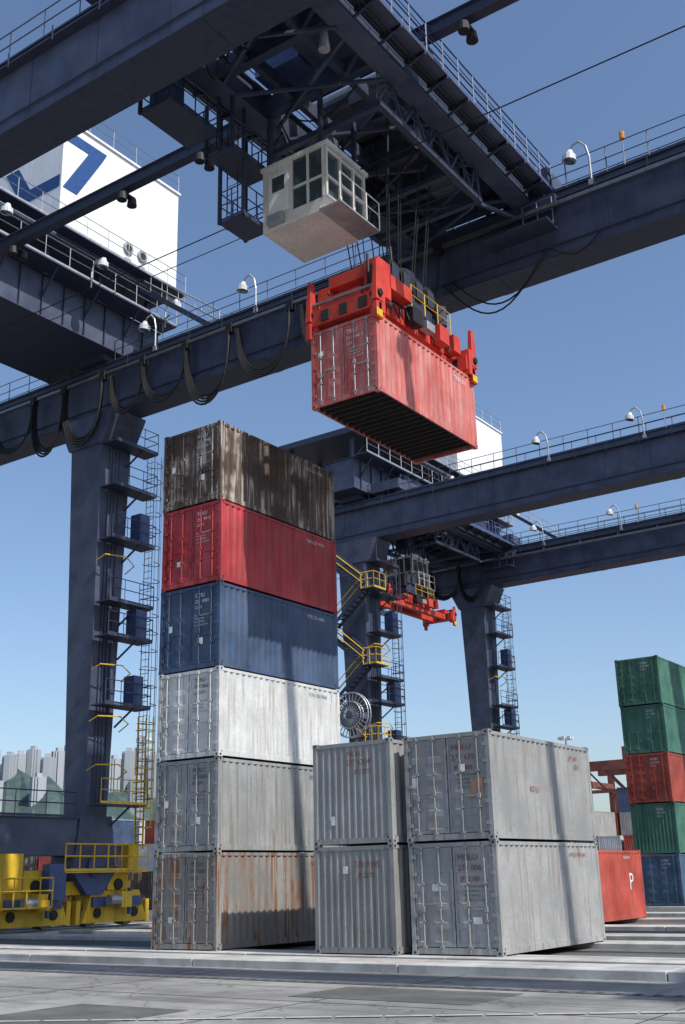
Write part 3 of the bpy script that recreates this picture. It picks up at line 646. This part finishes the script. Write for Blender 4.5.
for (a,b,c,d) in ((17.0,18.9,9.5,13.2),(11.9,14.6,13.4,15.9),(13.5,15.8,4.2,6.3)):
    mb.box(a,b,c,d,z-.01,z+.006,'patch')
mb.build('asphalt_patch')
mb=MB()
for t in range(26):
    p0,p1=Vector((9.2,20.4,z+.014)),Vector((18.9,3.4,z+.014))
    mb.beam(p0.lerp(p1,t/26),p0.lerp(p1,(t+.93)/26),.12,.002,'line')
mb.build('painted_line')

# ---------------------------------------------------------------- background
far_cols=[c_orange,c_blue,c_greyA,c_dred,c_green,c_white,c_steel,c_brown]
fm=[]
for m in far_cols:
    ob=container_mesh(m,doors=False).build('shipping_container',None,(0,0,-50)); fm.append(ob.data); bpy.data.objects.remove(ob)
rnd=random.Random(11)
def inst(u,v,z,k,rot=0):
    ob=bpy.data.objects.new('shipping_container',fm[k]); scn.collection.objects.link(ob); ob.location=(u,v,z); ob.rotation_euler=(0,0,math.radians(rot))
for (u0,v0,nu,nv,hmax) in ((78,76,3,9,3),(112,36,3,5,4),(95,110,3,8,3),(125,60,2,10,4),(60,62,1,3,1)):
    for i in range(nu):
        for j in range(nv):
            for k in range(rnd.randint(max(1,hmax-2),hmax)): inst(u0+i*6.5,v0+j*2.75,k*CH,rnd.choice((0,0,1,2,3,3,4,5,6,7)))
P=empty('yard_crane'); mb=MB(); m='rustcrane'; M[m]=paint('oxide_red_steel',(.20,.06,.045),rust=.3,streak=.2,seed=40,bump=0)
for x in (138,146):
    for y in (46.5,58): mb.box(x,x+.7,y,y+.7,0,14,m)
    mb.box(x,x+.8,45,60,14,15.2,m)
    for k in range(5): mb.beam((x+.3,46.6+k*2.3,11.5),(x+.3,48.9+k*2.3,14),.2,.2,m)
    mb.box(x,x+.5,46.5,58,11.2,11.6,m)
for y in (46.5,58): mb.box(138.7,146,y,y+.6,12,12.8,m); mb.box(138.7,146,y,y+.6,1,1.8,m)
mb.box(140,145,50,54,15.2,17,m); mb.build('frame',P)
for (u,v,h) in ((150,66,20),(165,57,24),(120,120,22)):
    mb=MB(); mb.tube((0,0,-.1),(0,0,h),.25,'galv',8,r2=.12)
    for a in range(6): mb.box(math.cos(a*1.05)*.8-.25,math.cos(a*1.05)*.8+.25,math.sin(a*1.05)*.8-.25,math.sin(a*1.05)*.8+.25,h-.3,h+.1,'lampw')
    mb.path([(.8*math.cos(t*math.pi/6),.8*math.sin(t*math.pi/6),h-.1) for t in range(13)],.05,'galv',5)
    mb.build('light_mast',None,(u,v,0))
M['ware']=plain('warehouse_cladding',(.32,.38,.44),.6)
mb=MB(); mb.box(0,90,0,40,-.2,14,'ware'); mb.hexa([(-1,-1,14.01),(91,-1,14.01),(91,41,14.01),(-1,41,14.01),(0,18,19),(90,18,19),(90,22,19),(0,22,19)],'ware')
for k in range(12): mb.box(3+k*7.3,7+k*7.3,-.05,0,0,5,'dark'); mb.box(3+k*7.3,8+k*7.3,-.05,0,8,10,'glass')
for k in range(5): mb.box(-.05,0,3+k*7.3,7+k*7.3,0,5,'dark')
mb.build('port_warehouse',None,(230,225,0))
m,nt,b=nodes_of('hill_vegetation_hazed'); tc=nt.nodes.new('ShaderNodeNewGeometry'); n1=noise_(nt,tc.outputs['Position'],.02,6,.7)
nt.links.new(mix(nt,ramp(nt,n1,.42,.58),(.045,.075,.075),(.085,.12,.115)),b.inputs['Base Color']); b.inputs['Roughness'].default_value=1; b.inputs['Specular IOR Level'].default_value=.1; M['hill']=m  # greens carry a touch of distance haze painted into the colour
A0,A1=-30,110; NA=220; NR=10
def hh(a,r):
    hgt=(185 if a>42 else 185-14.0*(42-a)) if a>30.8 else 24
    t=math.sin(math.pi*min(1,max(0,(r-1250)/900)))
    return max(0,hgt)*(t**.8)*(.72+.5*mn.noise(Vector((a*.25,r*.004,0)))+.16*mn.noise(Vector((a*1.3,r*.01,3))))-1
mb=MB(); grid=[]
for i in range(NA+1):
    a=A0+(A1-A0)*i/NA; grid.append([(math.cos(math.radians(a))*r,math.sin(math.radians(a))*r,hh(a,r)) for r in [1250+900*j/NR for j in range(NR+1)]])
for i in range(NA):
    for j in range(NR): mb.quad(grid[i][j],grid[i][j+1],grid[i+1][j+1],grid[i+1][j],'hill')
mb.build('hills')
m,nt,b=nodes_of('apartment_facade_hazed'); tc=nt.nodes.new('ShaderNodeTexCoord')
br=nt.nodes.new('ShaderNodeTexBrick'); br.offset=0; br.inputs['Scale'].default_value=.33; br.inputs['Mortar Size'].default_value=.06
br.inputs['Color1'].default_value=(.16,.20,.25,1); br.inputs['Color2'].default_value=(.22,.26,.31,1); br.inputs['Mortar'].default_value=(.42,.44,.46,1)  # muted bluish wall and window tones, with distance haze painted in
sp=nt.nodes.new('ShaderNodeSeparateXYZ'); cb=nt.nodes.new('ShaderNodeCombineXYZ'); ad=nt.nodes.new('ShaderNodeMath'); ad.operation='ADD'
nt.links.new(tc.outputs['Object'],sp.inputs[0]); nt.links.new(sp.outputs[0],ad.inputs[0]); nt.links.new(sp.outputs[1],ad.inputs[1]); nt.links.new(ad.outputs[0],cb.inputs[0]); nt.links.new(sp.outputs[2],cb.inputs[1])
nt.links.new(cb.outputs[0],br.inputs['Vector']); nt.links.new(br.outputs['Color'],b.inputs['Base Color']); b.inputs['Roughness'].default_value=.8; M['apt']=m
mb=MB(); w=9
for (x0,x1,y0,y1) in ((-w,w,-4,4),(-4,4,-w,w),(-6.5,6.5,-6.5,6.5)): mb.box(x0,x1,y0,y1,-60,100+x1*.01,'apt')
mb.box(-3.5,3.5,-3.5,3.5,100.2,105,'apt')
tw=mb.build('apartment_tower',None,(0,0,0)); me=tw.data; bpy.data.objects.remove(tw)
for (ang,D,top) in ((53.5,1500,160),(52.8,1560,178),(52.2,1560,172),(51.4,1520,160),(50.9,1560,166),(50.3,1560,172),(49.6,1520,158),(49.1,1560,170),(48.5,1560,178),(46.4,1560,160),(45.7,1560,170),(45.1,1560,176),(44.5,1500,158),(43.7,1540,165),(54.5,1520,170),(55.5,1540,164),(50.0,1440,126),(52.0,1420,120),(48.4,1430,122),(45.3,1430,122),(53.0,1430,130)):
    ob=bpy.data.objects.new('apartment_tower',me); scn.collection.objects.link(ob)
    ob.location=(D*math.cos(math.radians(ang)),D*math.sin(math.radians(ang)),top-100); ob.rotation_euler=(0,0,rnd.uniform(0,1.5))

# ---------------------------------------------------------------- light
EL=50
sd=Vector((-.115,-.993,0)).normalized()*math.cos(math.radians(EL)); sd.z=math.sin(math.radians(EL))
sl=bpy.data.lights.new('sun','SUN'); sl.energy=5.0; sl.angle=math.radians(.5); sl.color=(1,.95,.865)
so=bpy.data.objects.new('sun',sl); scn.collection.objects.link(so); so.rotation_euler=sd.to_track_quat('Z','Y').to_euler()
w=bpy.data.worlds.new('World'); scn.world=w; w.use_nodes=True; nt=w.node_tree
sk=nt.nodes.new('ShaderNodeTexSky'); sk.sky_type='NISHITA'; sk.sun_disc=False; sk.sun_elevation=math.radians(EL); sk.sun_rotation=math.atan2(sd.x,sd.y)
sk.air_density=1.0; sk.dust_density=1.5; sk.ozone_density=1.3
bg=nt.nodes['Background']; bg.inputs['Strength'].default_value=.145
tint=mix(nt,1.0,sk.outputs[0],(.98,1.04,1.12),'MULTIPLY'); nt.links.new(tint,bg.inputs['Color'])

# ---------------------------------------------------------------- camera
f,th,ro,az,H=1108.549,.3178,.0242,.6055,1.8307
F=Vector((math.cos(az)*math.cos(th),math.sin(az)*math.cos(th),math.sin(th))); R=Vector((math.sin(az),-math.cos(az),0)); U=R.cross(F)
R2=R*math.cos(ro)-U*math.sin(ro); U2=U*math.cos(ro)+R*math.sin(ro)
mt=Matrix((R2,U2,-F)).transposed().to_4x4(); mt.translation=Vector((0,0,H))
cd=bpy.data.cameras.new('camera'); cam=bpy.data.objects.new('camera',cd); scn.collection.objects.link(cam); cam.matrix_world=mt
cd.sensor_fit='VERTICAL'; cd.sensor_height=24; cd.sensor_width=24; cd.lens=f*24/1024; cd.clip_end=12000; cd.clip_start=.1
scn.camera=cam
